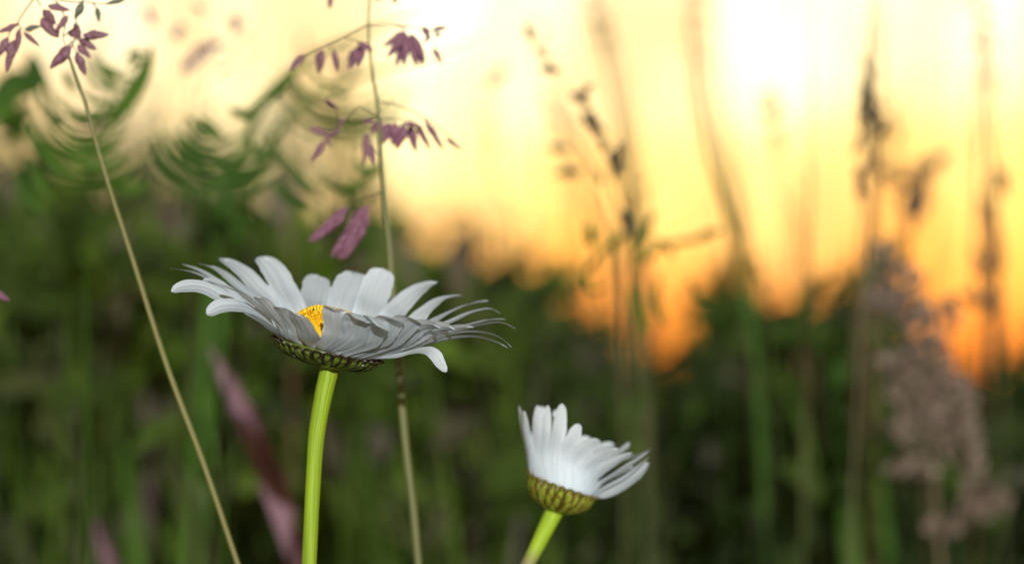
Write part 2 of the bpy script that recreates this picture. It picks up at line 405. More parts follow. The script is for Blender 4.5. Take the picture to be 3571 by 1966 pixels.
ho = hd.build('hedgerow_foliage', M_HEDGE); tag(ho, 'dark far hedgerow foliage melting into one mass under the sunset sky', 'hedge', kind='stuff')

# ------------------------------------------------------------------ daisies
def make_daisy(name, label, cx, cy, dc, u_px, rim_tilt, petals, stem_pts, stem_w, bract_mat, stem_mat, cup_depth, dome_h, axis_lean, group, bract_rows):
    """cx,cy: rim centre pixel, dc its depth; u_px: rim half-axis in the picture (right end minus centre)"""
    s = px_at(dc)
    s1, s2 = P(*stem_pts[-2][:2], dc), P(*stem_pts[-1][:2], dc); dr_ = (s2 - s1).normalized()
    root = empty(name, Vector((s2.x + dr_.x * .10, s2.y + .01, 0)), label, 'flower', group)
    r = math.hypot(*u_px)
    ctr = P(cx, cy, dc)
    uw = (RIGHT * u_px[0] - UP * u_px[1]).normalized()
    # away axis, tilted up so the back of the rim stands a little higher
    vw = (FWD * math.cos(axis_lean) + UP * math.sin(axis_lean)); vw = (vw - uw * vw.dot(uw)).normalized()
    nw = uw.cross(vw).normalized()
    if nw.z < 0: nw = -nw
    R_ = r * s
    def rim(a, rr=1.0, h=0.0):
        return ctr + uw * (math.cos(a) * R_ * rr) + vw * (math.sin(a) * R_ * rr) + nw * h
    # petals
    for pi, (adeg, pts, width, roll, opt) in enumerate(petals):
        a = R(adeg)
        if 'p3' not in opt: pass
        b0 = rim(a, .80, -.02 * R_); b1 = rim(a, .98, .05 * R_)
        world = [b0, b1] + [P(x, y, dc + z * s) for (x, y, z) in pts]
        n = 34; c = spline(world, n); T = tangents(c)
        m = 13; rows = []; uvs = []
        W = width * s; tw = R(opt.get('twist', 0)); cup = opt.get('cup', .16); rl = R(roll)
        prev = None; ph = random.random() * 6
        blunt = opt.get('blunt', .16); bw = opt.get('bw', .42)
        for i, p in enumerate(c):
            q = i / (n - 1); t_ = T[i]
            wv = t_.cross(nw) if dome_h else uw * -math.sin(a) + vw * math.cos(a)
            if wv.length < .15 and prev is not None: wv = prev.copy()
            wv = (wv - t_ * wv.dot(t_)).normalized()
            if prev is not None and wv.dot(prev) < 0: wv = -wv
            prev = wv.copy()
            wr = Matrix.Rotation(rl + tw * q, 3, t_) @ wv; nn = wr.cross(t_)
            if i == 0: sg = 1 if nn.dot(nw) > 0 else -1
            nn = nn * sg
            k = bw + (1 - bw) * min(1, q / .45) ** .8
            if q > 1 - blunt: k *= math.sqrt(max(0, 1 - ((q - 1 + blunt) / blunt) ** 2.3)) * .93 + .07
            row = []; ur = []
            for j in range(m):
                u = -1 + 2 * j / (m - 1)
                h = cup * W * .5 * u * u * k + .010 * W * math.cos(u * 3 * math.pi) * min(1, q * 3) + .02 * W * math.sin(q * 9 + ph + u * 2) * q
                ej = 1 + .03 * math.sin(q * 31 + ph * 3 + (2 if u > 0 else 0)) * abs(u) * q + .02 * math.sin(q * 57 + ph) * abs(u)
                notch = -(.02 + .03 * (math.sin(ph * 7) + 1)) * W * (1 + math.cos(u * 3 * math.pi)) * max(0, (q - .9) / .1) if q > .9 else 0
                row.append(p + wr * (u * W * .5 * k * ej) + nn * h + t_ * notch)
                ur.append((u * .5 + .5 + pi * 1.37, q))
            rows.append(row); uvs.append(ur)
        mb = MB(); mb.grid(rows, uvs=uvs); mb.build('petal', M_PETAL, root)
    # receptacle cup
    cupb = MB(); rows = []
    def cupprof(q):       # q 0 rim .. 1 stem
        rr = (1 - q ** 1.9) * .90 + .15 * q; hh = -cup_depth * s * (1 - (1 - q) ** 1.25) * .93
        return rr, hh
    for i in range(11):
        q = i / 10; rr, hh = cupprof(q)
        if i == 10: rr = .02
        rows.append([rim(2 * math.pi * j / 48, rr * .97, hh) for j in range(48)])
    cupb.grid([[rim(2 * math.pi * j / 48, .02, .0) for j in range(48)]] + rows, closed=True)
    inv = cupb.build('receptacle', bract_mat, root)
    # overlapping bracts lying on the cup
    for (q0, q1, cnt, wid, off) in bract_rows:
        for k in range(cnt):
            a = 2 * math.pi * (k + off + random.uniform(-.12, .12)) / cnt
            rows = []; uvs = []; n = 9; m = 7; jit = random.uniform(-.03, .03)
            for i in range(n):
                v = i / (n - 1); q = q0 + (q1 - q0) * v + jit; q = min(1, max(-.12, q))
                if q < 0: rr, hh = .97 + .35 * -q, cup_depth * s * -q * .9
                else: rr, hh = cupprof(q)
                kk = (.75 + .25 * math.sin(v * math.pi)) * math.sqrt(max(0.0, 1 - max(0, (v - .7) / .3) ** 2)) + .05
                row = []; ur = []
                for j in range(m):
                    u = -1 + 2 * j / (m - 1)
                    lift = .05 * v + .05 * (1 - u * u) + .012
                    da = u * wid * .5 * kk / max(rr * R_ / s, 12)
                    row.append(rim(a + da, rr + lift * .8, hh - R_ * lift * .55)); ur.append((u * .5 + .5, v))
                rows.append(row); uvs.append(ur)
            mb = cupb2 = MB(); mb.grid(rows, uvs=uvs); mb.build('bract', bract_mat, root)
    # domed disc of tiny florets
    if dome_h:
        db = MB(); rows = []
        def dome(rr): return dome_h * s * (1 - rr ** 3.2) ** .8
        for i in range(9):
            rr = .02 + .86 * i / 8; rows.append([rim(2 * math.pi * j / 40, rr, dome(rr / .9) * .94) for j in range(40)])
        db.grid(rows, closed=True)
        for i in range(620):
            rr = .88 * math.sqrt((i + .5) / 620) + random.gauss(0, .008); a = i * 2.399963 + random.gauss(0, .05)
            p = rim(a, rr, dome(rr / .9)); q = rim(a, rr + .01, dome(rr / .9) + s * random.uniform(4, 11))
            rad = s * random.uniform(3.2, 4.6); rws = []
            ax = (p - rim(a, rr * .3, -R_ * .35)).normalized(); e1 = ax.cross(Vector((.3, .2, .9))).normalized(); e2 = ax.cross(e1); hh = random.uniform(5, 8) * s
            for (zz, k) in ((-.5, .8), (.3, 1.0), (.8, .9), (1, .35)):
                rws.append([p + ax * hh * zz + (e1 * math.cos(j * 1.2566) + e2 * math.sin(j * 1.2566)) * rad * k for j in range(5)])
            db.grid(rws, closed=True)
        for (x, y, z) in ((1108, 1080, -60), (1101, 1083, -80), (1119, 1082, -50)):   # open florets standing proud
            p = P(x, y, dc + z * s); q = P(x + random.uniform(-4, 4), y - 10 - random.uniform(0, 8), dc + z * s)
            tube(db, [p, q], [3.5 * s, 5 * s], n=4, seg=6)
            for k in range(5):
                a = k * 1.256; dv = (RIGHT * math.cos(a) + FWD * math.sin(a)) * 5 * s + UP * 3 * s
                tube(db, [q, q + dv], [2.2 * s, 1.6 * s], n=3, seg=5)
        db.build('flower_disc', M_DISC, root)
    sb = MB(); pts = [P(x, y, dc + (rest[0] if rest else 0)) for (x, y, *rest) in stem_pts]
    low = pts[-1]; tube(sb, pts, [v * s * .5 for v in stem_w], n=70, seg=48, ribs=15, ribamp=.026, foot=root.location.copy())
    sb.build('stem', stem_mat, root)
    return root

# big daisy: (rim azimuth in degrees, picture points with depth offset in px, width px, roll deg, options); azimuth 90 is away from the camera
big = [
 # back, left to right
 (172, [(900, 1085, 60), (797, 1020, 100), (690, 958, 120), (592, 936, 130)], 62, 2, {}),
 (165, [(905, 1075, 110), (800, 1010, 170), (705, 950, 210), (635, 921, 230)], 58, -2, {}),
 (156, [(915, 1070, 150), (830, 1005, 210), (760, 945, 250), (689, 918, 280)], 64, 0, {}),
 (148, [(925, 1065, 180), (850, 1010, 250), (790, 960, 300), (735, 925, 330)], 60, -2, {}),
 (134, [(985, 1085, 220), (905, 1010, 300), (842, 945, 360), (766, 899, 400)], 80, -26, {'twist': 10}),
 (122, [(1030, 1085, 220), (990, 1010, 320), (950, 940, 400), (902, 894, 440)], 98, -26, {'twist': 6}),
 (104, [(1090, 1090, 240), (1096, 1040, 360), (1106, 985, 470), (1113, 960, 520)], 104, 0, {'blunt': .22}),
 (97, [(1150, 1100, 200), (1160, 1080, 300), (1170, 1062, 400), (1172, 1050, 420)], 80, 0, {}),
 (84, [(1190, 1095, 240), (1212, 1020, 360), (1238, 970, 450), (1246, 949, 490)], 122, 4, {'blunt': .24}),
 (72, [(1275, 1110, 230), (1300, 1040, 340), (1325, 970, 420), (1338, 935, 450)], 112, 6, {'blunt': .2}),
 (56, [(1345, 1122, 200), (1395, 1068, 290), (1460, 1012, 350), (1527, 981, 380)], 86, 6, {}),
 (42, [(1420, 1150, 180), (1475, 1092, 240), (1540, 1045, 280), (1615, 1029, 300)], 70, -2, {}),
 (32, [(1440, 1165, 130), (1540, 1105, 200), (1630, 1064, 240), (1706, 1048, 260)], 62, -5, {'twist': -10}),
 (24, [(1450, 1170, 90), (1560, 1128, 150), (1640, 1092, 180), (1706, 1078, 190), (1746, 1092, 200)], 58, -3, {}),
 (15, [(1460, 1180, 60), (1570, 1150, 90), (1660, 1128, 110), (1710, 1116, 120), (1765, 1113, 125)], 60, -6, {}),
 (8, [(1460, 1185, 20), (1580, 1155, 40), (1680, 1134, 50), (1745, 1126, 50), (1796, 1145, 55)], 62, -8, {}),
 # right, towards the camera
 (-3, [(1440, 1205, -30), (1550, 1170, -50), (1660, 1158, -60), (1735, 1175, -60), (1784, 1211, -60)], 66, -4, {}),
 (-10, [(1440, 1212, -70), (1550, 1186, -100), (1650, 1176, -120), (1720, 1190, -130), (1772, 1212, -130)], 66, -8, {}),
 (-18, [(1420, 1208, -120), (1510, 1170, -170), (1590, 1150, -200), (1655, 1140, -210)], 80, -18, {}),
 (-27, [(1400, 1200, -160), (1480, 1160, -230), (1550, 1142, -270), (1590, 1150, -290)], 84, -18, {}),
 (-22, [(1395, 1240, -110), (1450, 1226, -150), (1492, 1224, -185), (1518, 1240, -205), (1534, 1268, -212), (1558, 1297, -215)], 50, 22, {'twist': 20, 'blunt': .2}),
 (-38, [(1375, 1195, -190), (1440, 1150, -290), (1500, 1135, -340), (1540, 1145, -360)], 92, -16, {}),
 (-50, [(1340, 1195, -230), (1395, 1145, -340), (1430, 1118, -400), (1470, 1128, -430)], 98, -12, {'cup': .05}),
 (-60, [(1305, 1190, -260), (1345, 1140, -370), (1370, 1112, -430), (1405, 1128, -460)], 100, -8, {'cup': .0}),
 (-70, [(1270, 1190, -280), (1300, 1130, -400), (1318, 1108, -450), (1345, 1150, -490)], 100, -6, {'cup': -.1}),
 (-80, [(1225, 1180, -290), (1245, 1115, -410), (1258, 1096, -440), (1275, 1122, -480)], 100, -4, {'cup': -.1}),
 (-89, [(1176, 1170, -290), (1174, 1110, -390), (1172, 1078, -430), (1176, 1082, -450)], 106, 0, {'cup': .1, 'blunt': .22}),
 # left, towards the camera
 (-108, [(1074, 1170, -270), (1050, 1125, -360), (1034, 1098, -400), (1026, 1090, -415)], 90, -6, {'blunt': .22}),
 (-124, [(1035, 1160, -220), (1005, 1110, -300), (980, 1080, -350), (962, 1069, -370)], 70, 8, {}),
 (-136, [(1000, 1150, -200), (955, 1095, -280), (915, 1050, -330), (888, 1033, -350)], 66, 0, {'twist': 16}),
 (-146, [(980, 1140, -160), (900, 1075, -230), (830, 1020, -280), (762, 992, -310)], 72, 0, {}),
 (-156, [(960, 1140, -130), (890, 1090, -190), (830, 1070, -240), (770, 1072, -270), (720, 1097, -285)], 84, -24, {'blunt': .2}),
 (-170, [(930, 1130, -60), (860, 1078, -90), (790, 1046, -110), (710, 1006, -120), (640, 1002, -130), (596, 1017, -135)], 80, -30, {'blunt': .18}),
 (-152, [(950, 1152, -160), (890, 1112, -220), (850, 1090, -250)], 78, 0, {}),
 (178, [(905, 1105, 20), (830, 1050, 40), (760, 990, 60), (705, 975, 60)], 74, -10, {}),
]
make_daisy('oxeye_daisy', 'large wide open white daisy with yellow centre on a thick bright green stem', 1142, 1213, D0, (183, 43), 0, big,
           [(1150, 1268), (1146, 1300), (1126, 1386), (1103, 1525), (1089, 1733), (1078, 1966)], [66, 64, 60, 57, 54, 53, 52, 52, 52],
           M_BRACT, M_STEM, 66, 136, R(2), 'white daisies', [(1.0, .50, 16, 30, 0), (.85, .16, 25, 32, .5), (.55, -.10, 34, 34, 0)])

small = [
 # back
 (120, [(1870, 1560, 60), (1880, 1480, 90), (1893, 1415, 110)], 46, 0, {'bw': .85}),
 (100, [(1930, 1570, 90), (1945, 1480, 120), (1950, 1425, 140)], 50, 0, {'bw': .85}),
 (80, [(1985, 1600, 110), (2020, 1560, 170), (2058, 1524, 200)], 54, 0, {'bw': .85}),
 (60, [(2030, 1610, 100), (2090, 1570, 170), (2141, 1545, 200)], 50, 0, {'bw': .85}),
 (40, [(2070, 1640, 80), (2140, 1590, 120), (2185, 1558, 140), (2196, 1541, 140)], 40, -10, {'bw': .85}),
 (25, [(2090, 1660, 60), (2160, 1610, 80), (2240, 1585, 90), (2269, 1566, 95)], 64, -14, {'bw': .8, 'blunt': .45}),
 # sides and front
 (170, [(1838, 1570, 10), (1822, 1490, 15), (1809, 1412, 15)], 40, 34, {'bw': .8, 'blunt': .45}),
 (200, [(1850, 1580, -40), (1836, 1500, -55), (1826, 1430, -60)], 38, 20, {'bw': .8, 'blunt': .45}),
 (225, [(1870, 1580, -60), (1872, 1490, -90), (1876, 1411, -100)], 48, 8, {'bw': .8, 'blunt': .45}),
 (243, [(1898, 1585, -80), (1904, 1500, -110), (1911, 1411, -120)], 38, 0, {'bw': .8, 'blunt': .45}),
 (258, [(1938, 1590, -100), (1950, 1500, -130), (1961, 1406, -150)], 50, 0, {'bw': .8, 'blunt': .4}),
 (274, [(1974, 1600, -110), (1998, 1530, -150), (2019, 1476, -170)], 56, 0, {'bw': .8, 'blunt': .45}),
 (288, [(2008, 1620, -110), (2048, 1560, -150), (2092, 1532, -175)], 72, 0, {'bw': .8, 'blunt': .45}),
 (303, [(2040, 1640, -100), (2100, 1590, -140), (2160, 1565, -160)], 68, 0, {'bw': .8, 'blunt': .45}),
 (318, [(2070, 1670, -90), (2140, 1615, -120), (2208, 1577, -130)], 70, 4, {'bw': .8, 'blunt': .45}),
 (332, [(2100, 1685, -60), (2170, 1640, -90), (2230, 1600, -100), (2262, 1575, -100)], 76, 8, {'bw': .8, 'blunt': .45}),
 (345, [(2110, 1705, -40), (2180, 1668, -50), (2240, 1620, -60), (2264, 1590, -60)], 84, 16, {'bw': .8, 'blunt': .45}),
 (358, [(2120, 1722, 0), (2180, 1690, 0), (2235, 1650, 0), (2262, 1610, 0)], 74, 24, {'bw': .8, 'blunt': .45}),
 (205, [(1862, 1600, -30), (1866, 1520, -30), (1872, 1450, -30)], 50, 0, {'bw': .9}),
 (250, [(1925, 1600, -50), (1930, 1530, -50), (1935, 1470, -50)], 60, 0, {'bw': .9}),
 (280, [(1990, 1625, -60), (2010, 1570, -60), (2030, 1530, -60)], 66, 0, {'bw': .9}),
 (310, [(2060, 1660, -50), (2110, 1620, -50), (2150, 1590, -50)], 66, 0, {'bw': .9}),
 (335, [(2090, 1690, -30), (2150, 1655, -30), (2210, 1625, -30)], 60, 0, {'bw': .9}),
]
make_daisy('oxeye_daisy', 'small half open white daisy leaning right behind the big one, petals cupped upward', 1962, 1690, .352, (118, 42), 0, small,
           [(1944, 1765), (1932, 1785), (1893, 1862), (1856, 1937), (1828, 1990)], [66, 60, 54, 49, 46],
           M_BRACT2, M_STEM2, 104, 0, R(0), 'white daisies', [(.95, .50, 11, 34, 0), (.75, .22, 18, 32, .5), (.5, .0, 24, 28, 0), (.3, -.14, 26, 22, .4)])

# ------------------------------------------------------------------ grasses with spikelets
def spikelet(mb, a, b_, width, scales=5, open_=.5):
    """a lens-shaped spikelet of overlapping pointed scales from a to b_"""
    ax = b_ - a; Ln = ax.length; ax.normalize()
    side = ax.cross(FWD).normalized(); dep = ax.cross(side)
    for k in range(scales):
        f = k / max(1, scales - 1); sgn = 1 if k % 2 else -1; sh = .22 if scales < 7 else .62
        p0 = a + ax * Ln * (.0 + sh * f); l = Ln * (.55 + .2 * random.random()) if k < scales - 1 else Ln * .78
        if scales >= 7: l = Ln * .42
        l = min(l, Ln * 1.02 - Ln * sh * f)
        out_ = side * sgn * width * .30 * open_ * (1 - f * .6) + dep * width * random.uniform(-.2, .2)
        p1 = p0 + ax * l * .5 + out_; p2 = p0 + ax * l + out_ * random.uniform(.5, 1.1)
        rows = []; uvs = []
        c = spline([p0, p1, p2], 8)
        for i, p in enumerate(c):
            s = i / 7; kk = math.sin(math.pi * (s * .93 + .04)) ** .75 * (1 - .25 * s)
            row = []; ur = []
            for j in range(8):
                th = 2 * math.pi * j / 8
                row.append(p + side * math.cos(th) * width * .40 * kk + dep * math.sin(th) * width * .28 * kk); ur.append((abs(((j / 8 * 2) % 2) - 1), s))
            rows.append(row); uvs.append(ur)
        mb.grid(rows, closed=True, uvs=uvs)
def grass(name, label, stalk, sw, d, mat_stalk, spik, branches, mats, group='grasses with seed heads', foot=(0, 0)):
    base = P(stalk[-1][0], stalk[-1][1], d)
    fx, fy = foot
    root = empty(name, Vector((base.x + fx, base.y + fy, 0)), label, 'grass stem', group)
    s = px_at(d)
    b = MB(); tube(b, [P(x, y, d) for x, y in stalk], [v * s * .44 for v in sw], n=60, seg=12, foot=root.location.copy()); b.build('stalk', mat_stalk, root)
    for br in branches:
        b = MB(); k = random.uniform(-10, 10); tube(b, [P(x, y, d + k * s * i) for i, (x, y) in enumerate(br)], [2.6 * s, 1.7 * s], n=12, seg=6); b.build('branch', M_STALKP, root)
    for (x1, y1, x2, y2, wd, mi) in spik:
        b = MB(); z = random.uniform(-40, 40) * s
        spikelet(b, P(x1, y1, d + z), P(x2, y2, d + z + random.uniform(-12, 12) * s), wd * s * (.85 if mi == 2 else 1.12), scales=9 if mi == 2 else random.choice((3, 4, 5)), open_=1.3 if mi == 2 else .5)
        b.build('spikelet', mats[mi], root)
    return root
zl = lambda L_, k=.529, ox=0, oy=0: [(a * k + ox, b * k + oy, c * k + ox, d_ * k + oy, w_ * k, m_) for (a, b, c, d_, w_, m_) in L_]
zb = lambda L_, k=.529, ox=0, oy=0: [[(a * k + ox, b * k + oy) for a, b in br] for br in L_]
spA = zl([(470, 305, 335, 455, 78, 0), (505, 345, 560, 495, 60, 0), (120, 165, -20, 220, 40, 0), (95, 265, 45, 475, 66, 0), (55, 250, -10, 380, 60, 0), (130, 190, 110, 350, 42, 0),
          (155, 212, 262, 310, 34, 0), (160, 195, 272, 178, 42, 1), (285, 65, 370, 160, 60, 0), (272, 120, 370, 245, 70, 0), (315, 38, 465, 66, 46, 0), (450, 105, 370, 215, 46, 0),
          (548, 15, 495, 130, 52, 1), (640, 50, 656, 148, 38, 1), (835, -6, 690, 28, 34, 1), (495, 150, 525, 245, 44, 0), (545, 232, 722, 228, 62, 0), (515, 252, 640, 325, 58, 0),
          (450, 205, 535, 250, 52, 0), (512, 295, 590, 385, 50, 0), (365, 190, 385, 252, 46, 0), (320, 90, 340, 200, 54, 0), (345, 130, 300, 215, 50, 0)])
brA = zb([[(325, -40), (400, 50), (432, 160), (412, 240), (440, 320), (460, 390)], [(225, -10), (160, 80), (120, 150), (150, 200)], [(120, 150), (75, 200), (45, 260)], [(240, -10), (272, 45)],
          [(380, 0), (480, 14), (560, 12), (640, 25), (700, 28)], [(545, -10), (548, 20)], [(610, 20), (640, 60)], [(420, 240), (500, 170), (498, 110)], [(440, 310), (478, 270), (520, 240)],
          [(450, 350), (480, 290), (510, 260)], [(470, 280), (505, 350)], [(432, 160), (450, 130)]])
grass('panicle_grass', 'slim straw coloured grass stem crossing the left side, purple seed spikelets at its top', [(241, 200), (262, 260), (300, 370), (363, 596), (457, 887), (582, 1275), (707, 1608), (829, 1966)],
      [13, 15, 17, 19, 20, 21, 22, 23, 23, 23, 23], .350, M_STRAW, spA, brA, [M_SPIK, M_SPIKG], foot=(.03, 0))
k5, o5 = .67, 900
spB = zl([(772, 165, 655, 248, 42, 0), (770, 175, 675, 305, 44, 0), (772, 180, 722, 348, 46, 0), (775, 180, 762, 345, 44, 0), (790, 185, 832, 350, 48, 0), (800, 175, 872, 320, 40, 0), (840, 260, 860, 345, 36, 0),
          (858, 138, 900, 205, 36, 0), (905, 155, 990, 142, 26, 0), (925, 170, 955, 192, 24, 0), (895, 190, 858, 226, 22, 0), (915, 250, 958, 335, 30, 0),
          (518, 222, 603, 262, 36, 0), (535, 240, 478, 365, 56, 0), (508, 262, 472, 320, 40, 0), (560, 240, 520, 350, 30, 0), (242, 288, 158, 368, 46, 1), (332, 255, 314, 380, 52, 1), (398, 262, 407, 375, 32, 0),
          (345, 515, 415, 572, 30, 0), (268, 668, 375, 702, 32, 0), (440, 610, 420, 665, 26, 0), (430, 670, 340, 735, 24, 0), (345, 738, 278, 842, 34, 0), (350, 720, 380, 770, 20, 0),
          (530, 625, 625, 640, 26, 0), (650, 630, 590, 700, 44, 0), (690, 640, 640, 760, 56, 0), (720, 640, 700, 760, 54, 0), (765, 645, 725, 780, 56, 0), (790, 650, 825, 790, 50, 0), (825, 640, 895, 785, 34, 0), (868, 622, 968, 782, 36, 0),
          (760, 640, 860, 660, 30, 0), (975, 718, 1065, 785, 22, 0), (570, 690, 552, 860, 38, 1), (575, 740, 612, 860, 36, 1), (600, 0, 690, -30, 20, 0), (380, -20, 370, 50, 28, 0), (715, -20, 712, 20, 26, 0),
          (475, 1085, 270, 1258, 58, 2), (585, 1075, 395, 1340, 84, 2), (560, 1140, 430, 1350, 70, 2)], k5, o5)
brB = zb([[(578, 150), (590, 130), (690, 132), (780, 155)], [(690, 132), (840, 150), (915, 170), (920, 250)], [(580, 125), (450, 190), (330, 245), (240, 290)], [(450, 190), (520, 220)], [(360, 235), (400, 262)],
          [(612, 530), (720, 545), (860, 610), (960, 680), (1040, 760)], [(622, 600), (540, 628)], [(640, 620), (720, 620), (860, 620)], [(628, 610), (530, 560), (440, 640), (340, 738)], [(430, 640), (400, 560), (345, 515)], [(400, 690), (270, 665)],
          [(640, 820), (600, 760), (570, 690)], [(655, 985), (600, 1010), (520, 1040), (470, 1088)], [(655, 985), (610, 1030), (583, 1080)]], k5, o5)
grass('panicle_grass', 'upright grass stem rising behind the big daisy, small dark purple seed tufts on side branches',
      [(1287, -160), (1289, 0), (1285, 107), (1302, 268), (1319, 375), (1329, 536), (1339, 670), (1356, 838), (1364, 950), (1378, 1130), (1393, 1300), (1403, 1428), (1416, 1566), (1441, 1774), (1458, 1966)],
      [8, 9, 10, 13, 17, 20, 24, 26, 28, 28, 30, 32, 32, 32, 32], .369, M_STRAW2, spB, brB, [M_SPIKD, M_SPIK, M_SPIKP], foot=(.02, 0))

# lone purple spikelet reaching in at the left edge
r_ = grass('panicle_grass', 'grass stem just outside the left edge, one pink spikelet tip poking into view', [(-90, 940), (-130, 1300), (-160, 1966)], [8, 12, 16, 18], .350, M_STRAW,
      [(-60, 1000, 34, 1050, 40, 0)], [[(-90, 940), (-80, 970), (-60, 1000)]], [M_SPIKP])

# blurred seed-head chains against the sky
def chain(name, label, pts, d, blobs, mat, sw=10, stalkmat=None, group='blurred grasses against the sky', foot=(0, .02)):
    s = px_at(d); root = empty(name, Vector((P(*pts[-1], d).x + foot[0], P(*pts[-1], d).y + foot[1], 0)), label, 'grass stem', group)
    b = MB(); w_ = [P(x, y, d) for x, y in pts]
    tube(b, w_, [sw * s * .3, sw * s * .42, sw * s * .3], n=50, seg=10, foot=root.location.copy()); b.build('stalk', stalkmat or M_STALKP, root)
    for (x, y, ln, ang, wd) in blobs:
        b = MB()
        for k in range(3):
            aa = R(ang + random.uniform(-25, 25)); ll = ln * random.uniform(.7, 1.1)
            x0, y0 = x - math.cos(aa) * ll / 2 + random.uniform(-.2, .2) * wd, y - math.sin(aa) * ll / 2
            spikelet(b, P(x0, y0, d + random.uniform(-20, 20) * s), P(x0 + math.cos(aa) * ll, y0 + math.sin(aa) * ll, d), wd * s * .8, scales=3)
        b.build('spikelet', mat, root)
    return root
chain('seed_head_grass', 'drooping blurred seed head arching right of the centre panicle, dark knots along it',
      [(1835, 95), (1890, 180), (1930, 260), (2010, 330), (2070, 420), (2110, 500), (2150, 600), (2190, 760), (2215, 1000), (2240, 1500), (2260, 1966)], .46,
      [(1845, 115, 60, 55, 28), (1890, 185, 60, 50, 30), (1920, 240, 70, 20, 40), (2010, 330, 60, -10, 30), (2050, 310, 60, -65, 26), (2040, 350, 80, 50, 36), (2080, 430, 110, 62, 52), (2105, 500, 60, 60, 30), (2145, 570, 120, 80, 50), (2160, 520, 60, -70, 30),
       (2190, 780, 130, 78, 40), (2090, 620, 60, 70, 20)], M_SPIKT, 6, M_BLADE)
chain('seed_head_grass', 'blurred grass with two small side tufts beside the arching seed head', [(1990, 470), (2050, 560), (2110, 720), (2160, 1000), (2180, 1966)], .52, [(1945, 515, 90, 5, 34), (1985, 598, 110, 10, 42)], M_SPIKT, 10)
chain('seed_head_grass', 'tall dark blurred seed head standing before the brightest sky at right', [(3050, -60), (3035, 150), (3022, 300), (3030, 500), (3040, 700), (3020, 900), (3000, 1200), (2960, 1966)], .50,
      [(3025, 240, 110, 85, 26), (3010, 330, 120, 100, 34), (3035, 370, 110, 80, 44), (3050, 430, 110, 80, 46), (3000, 410, 90, 110, 34), (3035, 540, 150, 88, 30), (3040, 610, 120, 80, 34), (2990, 500, 120, 90, 22), (2995, 640, 140, 88, 22), (3085, 450, 60, -40, 26)], M_SPIKT, 16)
chain('seed_head_grass', 'faint blurred grass head at the far right, brownish before yellow sky', [(3410, -40), (3440, 300), (3470, 700), (3480, 900), (3490, 1200), (3500, 1966)], .62,
      [(3460, 760, 160, 85, 50), (3475, 880, 160, 90, 60), (3420, 920, 110, 70, 40), (3400, 1040, 100, 10, 60), (3465, 1050, 140, 90, 44), (3500, 640, 120, 95, 36)], M_SPIKT, 22, M_BLADEB)
chain('seed_head_grass', 'very soft brown seed head between the fluffy plume and bright sky', [(3200, 540), (3190, 700), (3180, 900), (3200, 1966)], .72,
      [(3260, 570, 160, -35, 60), (3210, 640, 160, 80, 70), (3190, 740, 170, 95, 80), (3130, 620, 140, 40, 50)], M_SPIKT, 14)
chain('seed_head_grass', 'pale blurred panicle with rosy spots above the left arching leaves', [(930, 20), (880, 110), (790, 180), (740, 230), (700, 330), (680, 600), (660, 1966)], .52,
      [(825, 85, 70, 80, 40), (700, 30, 50, 60, 30), (730, 165, 110, -30, 44), (680, 210, 90, -40, 40), (620, 110, 80, -60, 34), (525, 60, 80, 80, 30), (645, 225, 60, -50, 30), (790, 240, 60, -20, 24)], M_SPIKD, 7)
chain('seed_head_grass', 'faint single spikelet grass left of the small bright gap', [(1750, 230), (1722, 320), (1700, 500), (1690, 900), (1680, 1966)], .6, [(1735, 270, 130, -62, 40)], M_SPIKD, 5)

# ------------------------------------------------------------------ blurred blades and leaves
def blade(name, label, pts, width, d, mat, cat='grass blade', group='single blurred blades', **kw):
    dd = [d] * len(pts); w_ = [P(x, y, d) for x, y in pts]
    dr_ = (w_[0] - w_[1]).normalized()
    r0 = Vector((w_[0].x + dr_.x * .1, w_[0].y + .01, 0))
    b = MB(); ribbon(b, w_, width * px_at(d), n=40, m=5, foot=r0, **kw)
    o = b.build(name, mat); tag(o, label, cat, group, 'thing'); return o
blade('grass_blade', 'long soft brown blade bending down from the top, left of the wide gap of sky', [(2260, 1966), (2245, 1300), (2225, 850), (2180, 560), (2120, 260), (2070, 40), (2050, -120)], 36, .62, M_BLADEB)
blade('grass_blade', 'green blade crossing from bright sky down into dark grass right of centre', [(2680, 1966), (2640, 1300), (2590, 950), (2530, 720), (2470, 520), (2420, 250), (2395, -100)], 36, .58, M_BLADE)
blade('grass_blade', 'thin upright blade standing in the middle of the brightest gap', [(2800, 1966), (2810, 1300), (2820, 900), (2825, 500), (2830, 100), (2832, -100)], 16, .55, M_BLADEB)
blade('grass_blade', 'wide pale blade beside the tall dark seed head', [(2960, 1966), (3010, 1300), (3040, 800), (3060, 400), (3090, -100)], 32, .60, M_BLADEB)
blade('grass_blade', 'long blurred blade crossing the top left of centre diagonally', [(640, 1966), (700, 1300), (760, 800), (900, 380), (1090, 200), (1290, 110), (1480, 40), (1700, -40)], 46, .52, M_ARCH, roll=.3)
blade('grass_blade', 'lower diagonal blurred blade reaching right behind the tufts', [(700, 1966), (760, 1200), (860, 700), (1000, 420), (1200, 290), (1480, 200), (1720, 110)], 44, .52, M_ARCH, roll=.3)
blade('grass_blade', 'bright green blade low at right, left of the plume', [(2990, 2100), (2955, 1700), (2935, 1450), (2920, 1250), (2940, 1000)], 70, .60, M_ARCH)
blade('grass_blade', 'green blade leaning left low at right', [(2960, 1990), (2880, 1700), (2800, 1480), (2720, 1330)], 55, .62, M_ARCH)
blade('grass_blade', 'green upright blade left of the leaning one', [(2780, 2000), (2775, 1750), (2790, 1500), (2810, 1200)], 55, .66, M_ARCH)
blade('grass_blade', 'soft green blade under the fluffy plume', [(3100, 2000), (3070, 1800), (3060, 1600), (3050, 1500)], 60, .66, M_ARCH)
